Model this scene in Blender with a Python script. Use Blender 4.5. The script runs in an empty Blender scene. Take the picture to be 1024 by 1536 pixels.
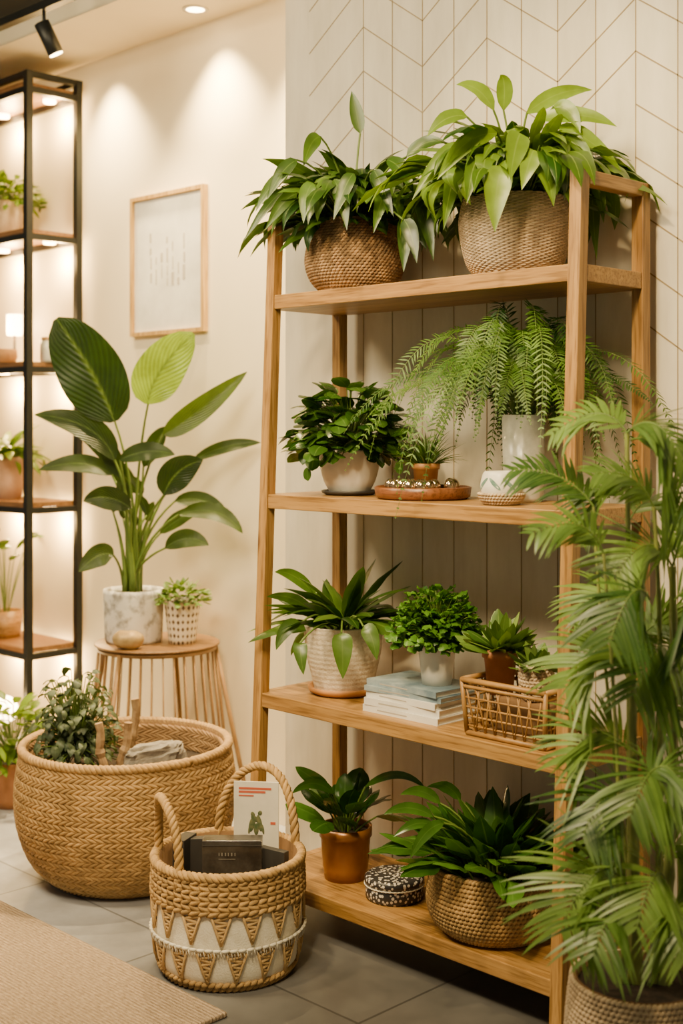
import bpy, math, random
from mathutils import Vector, Matrix, noise
random.seed(7)
PI=math.pi; R=math.radians
V=Vector
C=bpy.context.scene.collection
CAM=V((2.50,-2.55,1.25)); FP=1950.0; HZ=640.0; S2=math.sqrt(.5)
FW=V((-S2,S2,0)); RT=V((S2,S2,0)); UP=V((0,0,1))
# ---- measuring helpers: a point of the place from a photo pixel + a known depth / wall plane
def PT(px,py,d): return CAM+d*(FW+(px-512)/FP*RT)+UP*(-(py-HZ)/FP*d)
def OY(px,y):
    k=(px-512)/FP; d=(y-CAM.y)/(S2*(1+k)); p=CAM+d*(FW+k*RT); return p.x,d
# ---------------------------------------------------------------- mesh builder
class MB:
    def __init__(s): s.v=[]; s.f=[]; s.uv=[]; s.sh=[]
    def add(s,vs,fs,uvs=None,sh=.5):
        b=len(s.v); s.v+= [tuple(v) for v in vs]; s.f+=[tuple(i+b for i in f) for f in fs]
        s.uv+= uvs if uvs else [(0,0)]*len(vs); s.sh+=[sh]*len(vs)
    def box(s,x0,x1,y0,y1,z0,z1,sh=.5,M=None):
        vs=[V((x,y,z)) for x in (x0,x1) for y in (y0,y1) for z in (z0,z1)]
        if M: vs=[M@v for v in vs]
        s.add(vs,[(0,1,3,2),(4,6,7,5),(0,4,5,1),(2,3,7,6),(0,2,6,4),(1,5,7,3)],None,sh)
    def tube(s,pts,r,n=8,caps=True,sh=.5):
        m=len(pts); rs=r if isinstance(r,(list,tuple)) else [r]*m
        fr=frames(pts); vs=[];uv=[]
        for i,(T,A,B) in enumerate(fr):
            for j in range(n):
                a=2*PI*j/n; vs.append(pts[i]+(A*math.cos(a)+B*math.sin(a))*rs[i]); uv.append((j/n,i/max(1,m-1)))
        fs=[(i*n+j,i*n+(j+1)%n,(i+1)*n+(j+1)%n,(i+1)*n+j) for i in range(m-1) for j in range(n)]
        if caps: fs+= [tuple(range(n))[::-1], tuple((m-1)*n+j for j in range(n))]
        s.add(vs,fs,uv,sh)
    def lathe(s,prof,c,n=40,sh=.5,sx=1,sy=1):
        m=len(prof); vs=[];uv=[]
        for i,(r,z) in enumerate(prof):
            for j in range(n+1):
                a=2*PI*j/n; rr=max(r,1e-4)
                vs.append(V((c[0]+rr*math.cos(a)*sx,c[1]+rr*math.sin(a)*sy,c[2]+z))); uv.append((j/n,i/(m-1)))
        s.add(vs,[(i*(n+1)+j,i*(n+1)+j+1,(i+1)*(n+1)+j+1,(i+1)*(n+1)+j) for i in range(m-1) for j in range(n)],uv,sh)
    def ell(s,c,rx,ry,rz,n=14,m=8,M=None,sh=.5,fn=None):
        vs=[]
        for i in range(m+1):
            t=PI*i/m
            for j in range(n):
                a=2*PI*j/n; q=V((math.sin(t)*math.cos(a),math.sin(t)*math.sin(a),-math.cos(t)))
                if fn: q=fn(q)
                q=V((q.x*rx,q.y*ry,q.z*rz))
                if M: q=M@q
                vs.append(V(c)+q)
        s.add(vs,[(i*n+j,i*n+(j+1)%n,(i+1)*n+(j+1)%n,(i+1)*n+j) for i in range(m) for j in range(n)],None,sh)
    def leaf(s,p0,p1,p2,W,side,prof=(.6,.9),fold=.25,n=8,sh=.5,wav=0,cup=0,across=2):
        a,b=prof; tm=a/(a+b); mx=(tm**a)*((1-tm)**b)
        vs=[];uv=[]; side=side.normalized(); ph=random.random()*6
        cols=[-1,-.5,0,.5,1] if across==4 else [-1,0,1]
        for i in range(n+1):
            t=i/n; P=p0*(1-t)**2+p1*2*t*(1-t)+p2*t*t
            T=(p1-p0)*(1-t)+(p2-p1)*t
            T=T.normalized() if T.length>1e-9 else UP
            S=(side-T*side.dot(T)); S=S.normalized() if S.length>1e-6 else side
            Nn=S.cross(T)
            tt=min(max(t,.004),.996); w=W*.5*(tt**a)*((1-tt)**b)/mx
            for q in cols:
                o=fold*abs(q)*w-cup*w*q*q + wav*w*math.sin(t*14+ph+q*2)*abs(q)
                vs.append(P+S*(q*w)+Nn*o); uv.append((q*.5+.5,t))
        k=len(cols)
        s.add(vs,[(i*k+j,i*k+j+1,(i+1)*k+j+1,(i+1)*k+j) for i in range(n) for j in range(k-1)],uv,sh)
    def limy(s,lim=-.012,y0=-.09):
        r=lim-y0
        s.v=[(x,(y0+r*(1-math.exp(-(y-y0)/r)) if y>y0 else y),z) for x,y,z in s.v]
    def bay(s,zb,zt=None):   # leaves lie on their board and stay below the next one
        o=[]
        for x,y,z in s.v:
            if -.03<x<.97 and y>fy(zb)-.02: z=max(z,zb+.003)
            if zt and -.03<x<.97 and y>fy(zt)-.02: z=min(z,zt-.042)
            o.append((x,y,z))
        s.v=o
    def remap(s,fn): s.v=[fn(*v) for v in s.v]
def fy(z): return -.365+.075*z/1.78
def frames(pts):
    m=len(pts); Ts=[]
    for i in range(m):
        t=pts[min(i+1,m-1)]-pts[max(i-1,0)]; Ts.append(t.normalized() if t.length>1e-9 else UP)
    sc=[sum(abs(t[k]) for t in Ts) for k in range(3)]; k=sc.index(min(sc)); ref=V((0,0,0)); ref[k]=1
    out=[];A=None
    for t in Ts:
        if A is None: A=(ref-t*ref.dot(t)).normalized()
        else:
            A=A-t*A.dot(t); A=A.normalized() if A.length>1e-6 else (ref-t*ref.dot(t)).normalized()
        out.append((t,A,t.cross(A)))
    return out
def bez(a,b,c,n=8): return [a*(1-i/n)**2+b*2*(i/n)*(1-i/n)+c*(i/n)**2 for i in range(n+1)]
ORG={}
def obj(name,mb,mat,parent=None,origin=None,smooth=True,bevel=0,label=None,cat=None,group=None,kind=None):
    o0=ORG[parent.name] if parent else V(origin if origin else (0,0,0))
    me=bpy.data.meshes.new(name); me.from_pydata([(x-o0.x,y-o0.y,z-o0.z) for x,y,z in mb.v],[],mb.f)
    uvl=me.uv_layers.new(name='UVMap'); li=[0]*len(me.loops); me.loops.foreach_get('vertex_index',li)
    fl=[]; 
    for i in li: fl+=mb.uv[i]
    uvl.data.foreach_set('uv',fl)
    at=me.attributes.new('shade','FLOAT','POINT'); at.data.foreach_set('value',mb.sh)
    me.polygons.foreach_set('use_smooth',[smooth]*len(me.polygons)); me.materials.append(mat); me.update()
    o=bpy.data.objects.new(name,me); C.objects.link(o)
    if parent: o.parent=parent
    else: o.location=o0
    ORG[o.name]=o0
    if bevel:
        b=o.modifiers.new('bevel','BEVEL'); b.width=bevel; b.segments=2; b.limit_method='ANGLE'
    tag(o,label,cat,group,kind); return o
def tag(o,label=None,cat=None,group=None,kind=None):
    if label:o['label']=label
    if cat:o['category']=cat
    if group:o['group']=group
    if kind:o['kind']=kind
def thing(name,loc,label,cat,group=None):
    o=bpy.data.objects.new(name,None); o.empty_display_size=.05; C.objects.link(o); o.location=loc; ORG[o.name]=V(loc)
    tag(o,label,cat,group); return o
# ---------------------------------------------------------------- materials
def nm(name):
    m=bpy.data.materials.new(name); m.use_nodes=True; nt=m.node_tree; return m,nt,nt.nodes['Principled BSDF']
def N(nt,t,**k):
    n=nt.nodes.new(t)
    for a,b in k.items(): setattr(n,a,b)
    return n
def ramp(nt,fac,stops,const=False):
    r=N(nt,'ShaderNodeValToRGB'); e=r.color_ramp.elements
    if const: r.color_ramp.interpolation='CONSTANT'
    while len(e)<len(stops): e.new(.5)
    for x,(p,c) in zip(e,stops): x.position=p; x.color=(*c,1)
    nt.links.new(fac,r.inputs[0]); return r.outputs[0]
def coords(nt,scale=(1,1,1),kind='Object'):
    tc=N(nt,'ShaderNodeTexCoord'); mp=N(nt,'ShaderNodeMapping'); mp.inputs['Scale'].default_value=scale
    nt.links.new(tc.outputs[kind],mp.inputs[0]); return mp.outputs[0]
def tex(nt,co,scale=5,detail=4,rough=.6):
    n=N(nt,'ShaderNodeTexNoise'); n.inputs['Scale'].default_value=scale; n.inputs['Detail'].default_value=detail; n.inputs['Roughness'].default_value=rough
    nt.links.new(co,n.inputs['Vector']); return n.outputs['Fac']
def bump(nt,b,h,st=.3,dist=.002):
    bp=N(nt,'ShaderNodeBump'); bp.inputs['Strength'].default_value=st; bp.inputs['Distance'].default_value=dist
    nt.links.new(h,bp.inputs['Height']); nt.links.new(bp.outputs[0],b.inputs['Normal'])
def mixc(nt,f,a,b,mode='MIX'):
    m=N(nt,'ShaderNodeMixRGB',blend_type=mode)
    for i,x in enumerate((f,a,b)):
        if isinstance(x,(int,float)): m.inputs[i].default_value=x if i==0 else (x,x,x,1)
        elif isinstance(x,tuple): m.inputs[i].default_value=(*x,1)
        else: nt.links.new(x,m.inputs[i])
    return m.outputs[0]
def pm(name,c,rough=.5,metal=0,c2=None,vs=8,bs=0,bst=.3,emit=0,shv=0,lo=.35,hi=.65):
    m,nt,b=nm(name); b.inputs['Roughness'].default_value=rough; b.inputs['Metallic'].default_value=metal
    co=coords(nt); f=tex(nt,co,vs)
    c2=c2 or tuple(x*.8 for x in c)
    col=ramp(nt,f,[(lo,c2),(hi,c)])
    if shv:
        at=N(nt,'ShaderNodeAttribute',attribute_name='shade')
        g=ramp(nt,at.outputs['Fac'],[(0,(1-shv,)*3),(1,(1,1,1))]); col=mixc(nt,1.0,col,g,'MULTIPLY')
    nt.links.new(col,b.inputs['Base Color'])
    if bs: bump(nt,b,tex(nt,co,bs,3),bst)
    if emit: b.inputs['Emission Color'].default_value=(*c,1); b.inputs['Emission Strength'].default_value=emit
    return m
def wood(name,c1,c2,axis=0,rough=.42,sc=1):
    m,nt,b=nm(name); s=[26*sc]*3; s[axis]=1.4*sc
    co=coords(nt,tuple(s)); f=tex(nt,co,1.6,7,.7); f2=tex(nt,coords(nt,tuple(x*.22 for x in s)),1.5,3)
    f3=tex(nt,coords(nt,tuple(x*4 for x in s)),1.5,2)
    col=mixc(nt,.3,ramp(nt,f,[(.40,c1),(.60,c2)]),ramp(nt,f2,[(.35,c1),(.65,c2)]))
    col=mixc(nt,1.0,col,ramp(nt,f3,[(.35,(.60,.56,.50)),(.52,(1,1,1))]),'MULTIPLY')
    s2=[9*sc]*3; s2[axis]=3.2*sc; vo=N(nt,'ShaderNodeTexVoronoi'); vo.inputs['Scale'].default_value=1; nt.links.new(coords(nt,tuple(s2)),vo.inputs['Vector'])
    col=mixc(nt,1.0,col,ramp(nt,vo.outputs['Distance'],[(.03,(.45,.36,.28)),(.11,(1,1,1))]),'MULTIPLY')
    nt.links.new(col,b.inputs['Base Color']); b.inputs['Roughness'].default_value=rough; bump(nt,b,f,.3,.001); return m
def leafmat(name,c1,c2,rib,rough=.35,tr=.22,veins=0):
    m,nt,b=nm(name); at=N(nt,'ShaderNodeAttribute',attribute_name='shade')
    col=ramp(nt,at.outputs['Fac'],[(0,c1),(1,c2)])
    uv=N(nt,'ShaderNodeUVMap'); sp=N(nt,'ShaderNodeSeparateXYZ'); nt.links.new(uv.outputs[0],sp.inputs[0])
    a=N(nt,'ShaderNodeMath',operation='SUBTRACT'); a.inputs[1].default_value=.5; nt.links.new(sp.outputs[0],a.inputs[0])
    ab=N(nt,'ShaderNodeMath',operation='ABSOLUTE'); nt.links.new(a.outputs[0],ab.inputs[0])
    mr=N(nt,'ShaderNodeMapRange'); mr.inputs['From Min'].default_value=.0; mr.inputs['From Max'].default_value=.055; mr.inputs['To Min'].default_value=.75; mr.inputs['To Max'].default_value=0
    nt.links.new(ab.outputs[0],mr.inputs['Value']); col=mixc(nt,mr.outputs[0],col,rib)
    if veins:
        v1=N(nt,'ShaderNodeMath',operation='MULTIPLY_ADD'); v1.inputs[1].default_value=-1.0; nt.links.new(ab.outputs[0],v1.inputs[0]); nt.links.new(sp.outputs[1],v1.inputs[2])
        v2=N(nt,'ShaderNodeMath',operation='MULTIPLY'); v2.inputs[1].default_value=veins*6.283; nt.links.new(v1.outputs[0],v2.inputs[0])
        v3=N(nt,'ShaderNodeMath',operation='SINE'); nt.links.new(v2.outputs[0],v3.inputs[0])
        g=ramp(nt,v3.outputs[0],[(0,(.74,.74,.74)),(.85,(1,1,1)),(1,(1.0,1.0,1.0))]); col=mixc(nt,1.0,col,g,'MULTIPLY')
        bump(nt,b,v3.outputs[0],.4,.0015)
    nz=tex(nt,coords(nt),14,3); col=mixc(nt,1.0,col,ramp(nt,nz,[(.3,(.62,.62,.62)),(.7,(1,1,1))]),'MULTIPLY')
    nt.links.new(col,b.inputs['Base Color']); b.inputs['Roughness'].default_value=rough
    t=N(nt,'ShaderNodeBsdfTranslucent'); br=mixc(nt,1.0,col,(1.6,1.6,.5),'MULTIPLY'); nt.links.new(br,t.inputs[0])
    mx=N(nt,'ShaderNodeMixShader'); mx.inputs[0].default_value=tr
    out=nt.nodes['Material Output']; nt.links.new(b.outputs[0],mx.inputs[1]); nt.links.new(t.outputs[0],mx.inputs[2]); nt.links.new(mx.outputs[0],out.inputs[0]); return m
def pattern(name,a,c,scale,th=.35,rough=.4,uvs=None):
    m,nt,b=nm(name); vo=N(nt,'ShaderNodeTexVoronoi'); vo.inputs['Scale'].default_value=scale; vo.feature='F1'
    if uvs: vo.inputs['Randomness'].default_value=.12; vo.distance='MANHATTAN'
    nt.links.new(coords(nt,uvs,'UV') if uvs else coords(nt),vo.inputs['Vector']); col=ramp(nt,vo.outputs['Distance'],[(0,c),(th,c),(th+.06,a)])
    nt.links.new(col,b.inputs['Base Color']); b.inputs['Roughness'].default_value=rough; return m
M={}
OK1,OK2=(.27,.135,.035),(.47,.265,.082)
M['oak']=wood('honey_oak_x',OK1,OK2,0)
M['oakz']=wood('honey_oak_z',OK1,OK2,2)
M['oaky']=wood('honey_oak_y',OK1,OK2,1)
M['framewood']=wood('golden_frame_wood',(.42,.24,.06),(.6,.38,.12),2)
M['board']=wood('shelf_board_brown',(.18,.08,.025),(.30,.15,.055),0)
M['standtop']=wood('stand_top_brown',(.18,.09,.03),(.3,.16,.055),0)
M['black']=pm('black_metal',(.014,.016,.016),.45,.4)
M['wallL']=pm('cream_plaster',(.84,.74,.53),.85,c2=(.79,.69,.49),vs=2.5,bs=35,bst=.08)
M['groove']=pm('groove_tan',(.38,.29,.16),.6)
M['ceil']=pm('dark_ceiling',(.02,.02,.02),.9)
M['soil']=pm('soil',(.045,.028,.018),.95,c2=(.015,.01,.007),vs=60,bs=90,bst=1)
M['jute']=pm('jute_tan',(.60,.38,.15),.85,c2=(.46,.28,.10),vs=20,shv=.38,bs=300,bst=.5)
M['jutedk']=pm('jute_core_dark',(.17,.09,.035),.9)
M['jutebr']=pm('jute_brown',(.50,.31,.145),.85,c2=(.36,.21,.09),vs=20,shv=.45,bs=300,bst=.5)
M['jutelt']=pm('jute_pale',(.72,.56,.36),.9,c2=(.60,.45,.28),vs=25,shv=.3,bs=350,bst=.6)
M['tassel']=pm('tassel_cord',(.62,.42,.19),.85,c2=(.5,.32,.13),vs=20,shv=.3,bs=300,bst=.5)
M['cream']=pm('cream_textured_pot',(.78,.68,.52),.8,c2=(.60,.50,.36),vs=70,bs=220,bst=.9)
M['cloth']=pm('white_cloth',(.88,.83,.70),.9,c2=(.78,.72,.58),vs=50,bs=250,bst=.6)
M['bead']=pm('white_cord',(.82,.77,.64),.7,shv=.2)
M['terr']=pm('terracotta',(.44,.19,.07),.7,c2=(.34,.135,.05),vs=12,bs=80,bst=.2)
M['pinkpot']=pm('pale_pink_clay',(.62,.40,.27),.7,c2=(.5,.3,.19),vs=12,bs=80,bst=.2)
M['copper']=pm('brown_glaze',(.34,.14,.03),.28,.25,c2=(.21,.08,.02),vs=6)
M['white']=pm('white_ceramic',(.82,.78,.69),.35,c2=(.74,.70,.61))
M['slate']=pm('slate_dark',(.045,.042,.04),.5)
M['orange']=pm('orange_clay',(.5,.23,.07),.55)
M['traybr']=wood('tray_brown',(.15,.055,.02),(.26,.095,.032),0,.35)
M['rattan']=pm('rattan_cane',(.46,.25,.075),.45,c2=(.32,.16,.045),vs=30,shv=.4)
M['gold']=pm('tan_gold_stone',(.58,.42,.2),.5,.35,c2=(.4,.27,.11),vs=30,bs=40,bst=.7)
M['bronze']=pm('polished_bronze_stone',(.95,.8,.55),.12,.95,c2=(.4,.22,.1),vs=60)
M['glass']=pm('frosted_glass',(.70,.68,.61),.2,.0,c2=(.45,.45,.38),vs=18)
M['paper']=pm('paper_cream',(.82,.76,.64),.8)
M['blue']=pm('blue_cover',(.13,.20,.26),.4,c2=(.36,.43,.46),vs=14)
M['whitecov']=pm('white_cover',(.78,.76,.71),.45)
M['blackcov']=pm('grey_black_case',(.075,.068,.06),.18,c2=(.022,.02,.018),vs=16)
M['stone']=pm('grey_stone',(.36,.33,.28),.9,c2=(.15,.135,.12),vs=22,bs=60,bst=1)
M['bamboo']=pm('bamboo_tan',(.36,.21,.08),.5,c2=(.24,.13,.045),vs=14)
M['driftwood']=pm('weathered_wood',(.44,.30,.16),.7,c2=(.22,.13,.06),vs=30,bs=80,bst=.8)
M['concrete']=pm('whitewash_concrete',(.86,.83,.77),.85,c2=(.36,.34,.31),vs=22,bs=50,bst=.9,lo=.36,hi=.52)
M['spots']=pattern('lattice_glaze',(.80,.69,.50),(.12,.07,.04),1,.36,uvs=(20,9,1))
M['tin']=pattern('black_white_pattern',(.03,.028,.028),(.62,.56,.48),110,.36,.35)
M['stem']=pm('green_stem',(.14,.22,.035),.5,c2=(.08,.14,.02))
M['cane']=pm('palm_cane',(.27,.32,.07),.45,c2=(.17,.19,.05),vs=12)
M['glow']=pm('warm_glow',(1,.70,.34),.5,emit=30)
M['art']=pm('art_grey_print',(.45,.41,.35),.8)
M['red']=pm('red_print',(.6,.12,.06),.6)
M['textlt']=pm('pale_print',(.22,.2,.17),.6)
M['figure']=pm('dark_figure_print',(.05,.09,.035),.7,c2=(.16,.16,.07),vs=90)
M['teal']=pm('blue_green_glaze',(.10,.20,.17),.3,c2=(.25,.36,.32),vs=70)
M['dkgreen']=leafmat('leaf_deep',(.014,.05,.007),(.07,.165,.018),(.11,.2,.04),.27,.18)
M['peace']=leafmat('leaf_mid',(.012,.048,.007),(.11,.22,.022),(.15,.25,.045),.32,.24)
M['bright']=leafmat('leaf_bright',(.020,.075,.007),(.23,.38,.025),(.27,.4,.07),.34,.3)
M['big']=leafmat('leaf_big',(.005,.026,.007),(.32,.52,.03),(.13,.22,.05),.36,.18,veins=11)
M['fern']=leafmat('leaf_fern',(.02,.075,.008),(.13,.26,.025),(.1,.22,.03),.5,.28)
M['parsley']=leafmat('leaf_curly',(.025,.10,.006),(.13,.32,.02),(.13,.27,.03),.42,.22)
M['succ']=leafmat('leaf_succulent',(.055,.14,.02),(.22,.36,.06),(.26,.38,.09),.38,.15)
M['grey']=leafmat('leaf_greygreen',(.035,.065,.03),(.13,.18,.09),(.16,.22,.11),.5,.18)
M['palm']=leafmat('leaf_palm',(.040,.11,.018),(.22,.36,.07),(.2,.33,.08),.38,.3)
M['zz']=leafmat('leaf_glossy',(.010,.045,.006),(.07,.18,.022),(.08,.18,.035),.18,.14)
M['arrow']=leafmat('leaf_spray',(.018,.075,.008),(.10,.24,.03),(.13,.26,.05),.25,.2)
# panelled wall: every plank a slightly different tone, mottled whitewash
m,nt,b=nm('panel_plaster'); co=coords(nt); sx=N(nt,'ShaderNodeSeparateXYZ'); nt.links.new(co,sx.inputs[0])
a1=N(nt,'ShaderNodeMath',operation='MULTIPLY_ADD'); a1.inputs[1].default_value=1/.107; a1.inputs[2].default_value=-.035/.107+50; nt.links.new(sx.outputs[0],a1.inputs[0])
a2=N(nt,'ShaderNodeMath',operation='FLOOR'); nt.links.new(a1.outputs[0],a2.inputs[0])
wn=N(nt,'ShaderNodeTexWhiteNoise',noise_dimensions='1D'); nt.links.new(a2.outputs[0],wn.inputs['W'])
f=tex(nt,coords(nt,(7,7,1.6)),1,6,.65); col=ramp(nt,f,[(.3,(.64,.58,.46)),(.68,(.87,.80,.66))])
col=mixc(nt,1.0,col,ramp(nt,wn.outputs['Value'],[(0,(.88,.88,.88)),(1,(1,1,1))]),'MULTIPLY')
nt.links.new(col,b.inputs['Base Color']); b.inputs['Roughness'].default_value=.7; bump(nt,b,tex(nt,co,20,3),.15); M['wallC']=m
# floor tiles
m,nt,b=nm('grey_floor_tile'); co=coords(nt)
br=N(nt,'ShaderNodeTexBrick'); br.offset=0; br.inputs['Scale'].default_value=1; br.inputs['Mortar Size'].default_value=.0035; br.inputs['Brick Width'].default_value=.6; br.inputs['Row Height'].default_value=.6
br.inputs['Color1'].default_value=(1,1,1,1); br.inputs['Color2'].default_value=(.9,.9,.9,1); br.inputs['Mortar'].default_value=(.5,.5,.5,1); nt.links.new(co,br.inputs['Vector'])
f=tex(nt,co,3.5,6,.65); col=mixc(nt,1.0,ramp(nt,f,[(.3,(.14,.14,.145)),(.7,(.27,.27,.275))]),br.outputs[0],'MULTIPLY')
sx=N(nt,'ShaderNodeSeparateXYZ'); nt.links.new(co,sx.inputs[0]); mr=N(nt,'ShaderNodeMapRange'); mr.inputs['From Min'].default_value=-.6; mr.inputs['From Max'].default_value=.5; mr.inputs['To Min'].default_value=1; mr.inputs['To Max'].default_value=0  # light falloff painted into the tile colour: paler left, darker right
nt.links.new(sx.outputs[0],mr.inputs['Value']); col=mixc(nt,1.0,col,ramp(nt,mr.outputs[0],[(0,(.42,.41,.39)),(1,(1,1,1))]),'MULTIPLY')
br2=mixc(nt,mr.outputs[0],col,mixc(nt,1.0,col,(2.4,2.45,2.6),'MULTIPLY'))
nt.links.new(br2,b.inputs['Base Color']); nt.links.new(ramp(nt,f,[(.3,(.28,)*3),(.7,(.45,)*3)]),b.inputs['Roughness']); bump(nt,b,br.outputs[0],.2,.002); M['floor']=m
# rug
m,nt,b=nm('tan_woven_rug'); co=coords(nt); w=N(nt,'ShaderNodeTexWave'); w.bands_direction='Y'; w.inputs['Scale'].default_value=34; w.inputs['Distortion'].default_value=2.5; w.inputs['Detail'].default_value=3; w.inputs['Detail Scale'].default_value=8
nt.links.new(co,w.inputs['Vector']); f=tex(nt,coords(nt,(60,220,1)),1,4)
col=mixc(nt,.55,ramp(nt,w.outputs['Fac'],[(.1,(.29,.20,.13)),(.8,(.52,.40,.27))]),ramp(nt,f,[(.35,(.20,.135,.085)),(.65,(.56,.43,.3))]))
nt.links.new(col,b.inputs['Base Color']); b.inputs['Roughness'].default_value=.95; bump(nt,b,w.outputs['Fac'],.8,.004); M['rug']=m

# ---------------------------------------------------------------- setting
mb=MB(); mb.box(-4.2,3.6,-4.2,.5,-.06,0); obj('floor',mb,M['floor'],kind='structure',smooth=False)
mb=MB(); mb.box(-4.2,-.28,.20,.32,0,2.9); obj('wall_left',mb,M['wallL'],kind='structure',smooth=False)
mb=MB(); mb.box(-.28,3.6,0,.32,0,2.9); wc=obj('wall_back',mb,M['wallC'],kind='structure',smooth=False)
mb=MB(); mb.box(-4.2,3.6,-.14,.32,2.60,2.9); obj('ceiling_soffit',mb,M['wallL'],kind='structure',smooth=False)
mb=MB(); mb.box(-4.2,3.6,-4.2,-.14,2.70,2.9); obj('ceiling',mb,M['ceil'],kind='structure',smooth=False)
mb=MB(); x0=.035; st=.107
def line(a,c,w=.0032):
    d=(V(c)-V(a)); L=d.length; ang=math.atan2(d.z,d.x)
    Mx=Matrix.Translation(V(a))@Matrix.Rotation(-ang,4,'Y'); mb.box(0,L,-.0012,.002,-w/2,w/2,M=Mx)
for n in range(0,24):
    x=x0+n*st
    line((x,0,.0),(x,0,2.6),.0026)
for k in range(-1,14):
    zb=1.62+.12*k
    for j in range(-1,11):
        xa=x0+j*2*st; xb=xa+2*st
        za,zc=(zb,zb-.15) if j%2==0 else (zb-.15,zb)
        if xa<.8 and min(za,zc)<1.85: continue
        if min(za,zc)<1.3 or max(za,zc)>2.6: continue
        if xa<-.28: xa2=-.2; za=za+(zc-za)*(xa2-xa)/(xb-xa); xa=xa2
        line((xa,0,za),(xb,0,zc),.0030)
obj('trim_1',mb,M['groove'],kind='structure',smooth=False)

# ---------------------------------------------------------------- main wooden shelf
XR=.94; TH=.036; LV=[.12,.572,1.077,1.588]; TOPZ=1.785
root=thing('wooden_shelf',(XR/2,-.2,0),'tall honey oak ladder shelf with four boards against the panelled wall','shelf')
for x in (0,XR):
    mb=MB(); h=.015
    vs=[V((x+sx*h,fy(z)+sy*h,z)) for z in (0,TOPZ) for sx,sy in ((-1,-1),(1,-1),(1,1),(-1,1))]
    mb.add(vs,[(0,3,2,1),(4,5,6,7),(0,1,5,4),(1,2,6,5),(2,3,7,6),(3,0,4,7)]); obj('post',mb,M['oakz'],root,smooth=False,bevel=.002)
    mb=MB(); mb.box(x-h,x+h,-.072,-.042,0,TOPZ); obj('post',mb,M['oakz'],root,smooth=False,bevel=.002)
    mb=MB(); mb.box(x-h,x+h,fy(TOPZ)+h,-.072,TOPZ-.03,TOPZ); obj('top_rail',mb,M['oaky'],root,smooth=False,bevel=.002)
for z in LV:
    mb=MB(); mb.box(.0155,XR-.0155,fy(z)-.012,-.045,z-TH,z); mb.box(XR-.0156,XR+.012,fy(z)+.016,-.0725,z-TH,z); mb.box(-.012,.0156,fy(z)+.016,-.0725,z-TH,z)
    obj('shelf_board',mb,M['oak'],root,smooth=False,bevel=.002)

# ---------------------------------------------------------------- plant generators
rnd=random.uniform
def dirv(az,e): return V((math.cos(az)*math.cos(e),math.sin(az)*math.cos(e),math.sin(e)))
def rosette(mb,st,c,n,L,wr,pet,e0,e1,droop,prof=(.6,.9),fold=.25,r0=.03,sh=(0,1),wav=.05,sr=.0025,nseg=8,pw=1,azr=None,cup=0,clear=None):
    for i in range(n):
        u=((i+.5)/n)**pw; az=i*2.39996+rnd(-.3,.3)
        if azr: az=rnd(*azr)
        e=R(e0+(e1-e0)*u+rnd(-10,10)); l=rnd(*L); p=rnd(*pet)*(.6+.4*u)
        s=V(c)+V((math.cos(az),math.sin(az),0))*r0*u
        a=s+dirv(az,min(e+.25,1.5))*p*.5; b=a+dirv(az,e)*p*.5
        d=R(droop*rnd(.5,1.4)); q1=b+dirv(az,e-d*.25)*l*.5; q2=q1+dirv(az+rnd(-.4,.4),e-d)*l*.5
        if clear is not None and math.cos(az+PI/4)>-.15 and q2.z<clear[0] and random.random()<clear[1]: continue
        T=dirv(az,e); tg=V((-math.sin(az),math.cos(az),0)); ro=rnd(-.7,.7); N0=tg.cross(T)
        side=tg*math.cos(ro)+N0*math.sin(ro)
        mb.leaf(b,q1,q2,l*wr*rnd(.8,1.2),side,prof,fold,nseg,rnd(*sh),wav,cup)
        if st is not None and p>.008: st.tube(bez(s,a,b,4),[sr,sr,sr*.9,sr*.8,sr*.7],5,False)
def dome(mb,st,c,Rr,H,n,L,wr,prof=(.5,.5),fold=.15,sh=(0,1),down=.25,e=.5,droop=.7,sr=.0014,nseg=5,wav=.05,inner=.55):
    for i in range(n):
        u=(i+.5)/n; cz=1-u*(1+down); sz=math.sqrt(max(0,1-cz*cz)); az=i*2.39996+rnd(-.2,.2)
        k=rnd(inner,1.04); p=V(c)+V((math.cos(az)*sz*Rr,math.sin(az)*sz*Rr,cz*H))*k
        el=math.asin(max(-1,min(1,cz)))*e+rnd(-.45,.45); l=rnd(*L); az2=az+rnd(-.8,.8)
        q1=p+dirv(az2,el)*l*.5; q2=q1+dirv(az2,el-droop)*l*.5
        tg=V((-math.sin(az2),math.cos(az2),0)); ro=rnd(-.7,.7); N0=tg.cross(dirv(az2,el))
        mb.leaf(p,q1,q2,l*wr,tg*math.cos(ro)+N0*math.sin(ro),prof,fold,nseg,rnd(*sh),wav)
        if st is not None: st.tube(bez(V(c)-UP*.01,V(c)+(p-V(c))*.5+UP*.015,p,3),sr,4,False)
def weave(mb,cx,cy,rf,z0,z1,rows,count,th,mode='herring'):
    h=(z1-z0)/rows; da=2*PI/count
    for i in range(rows):
        zc=z0+(i+.5)*h; sg=-1 if (mode in('herring','flat') and i%2) else 1
        ext,sl={'herring':(1.5,1.1),'flat':(2.1,1.35),'rope':(1.25,.8),'plain':(1.05,.1)}[mode]
        for j in range(count):
            a=da*(j+(.5 if (i%2 and mode in('rope','plain')) else 0)); pts=[]
            bl=.25 if mode=='flat' else (.5 if mode!='plain' else .8)
            for s in (-.5,-.2,.2,.5):
                z=zc+sg*s*h*sl; rr=rf(z)+th*bl*(1-4*s*s)-th*.3; an=a+s*da*ext
                pts.append(V((cx+rr*math.cos(an),cy+rr*math.sin(an),z)))
            mb.tube(pts,[th*.5,th,th,th*.5],5,True,sh=random.random())
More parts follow.
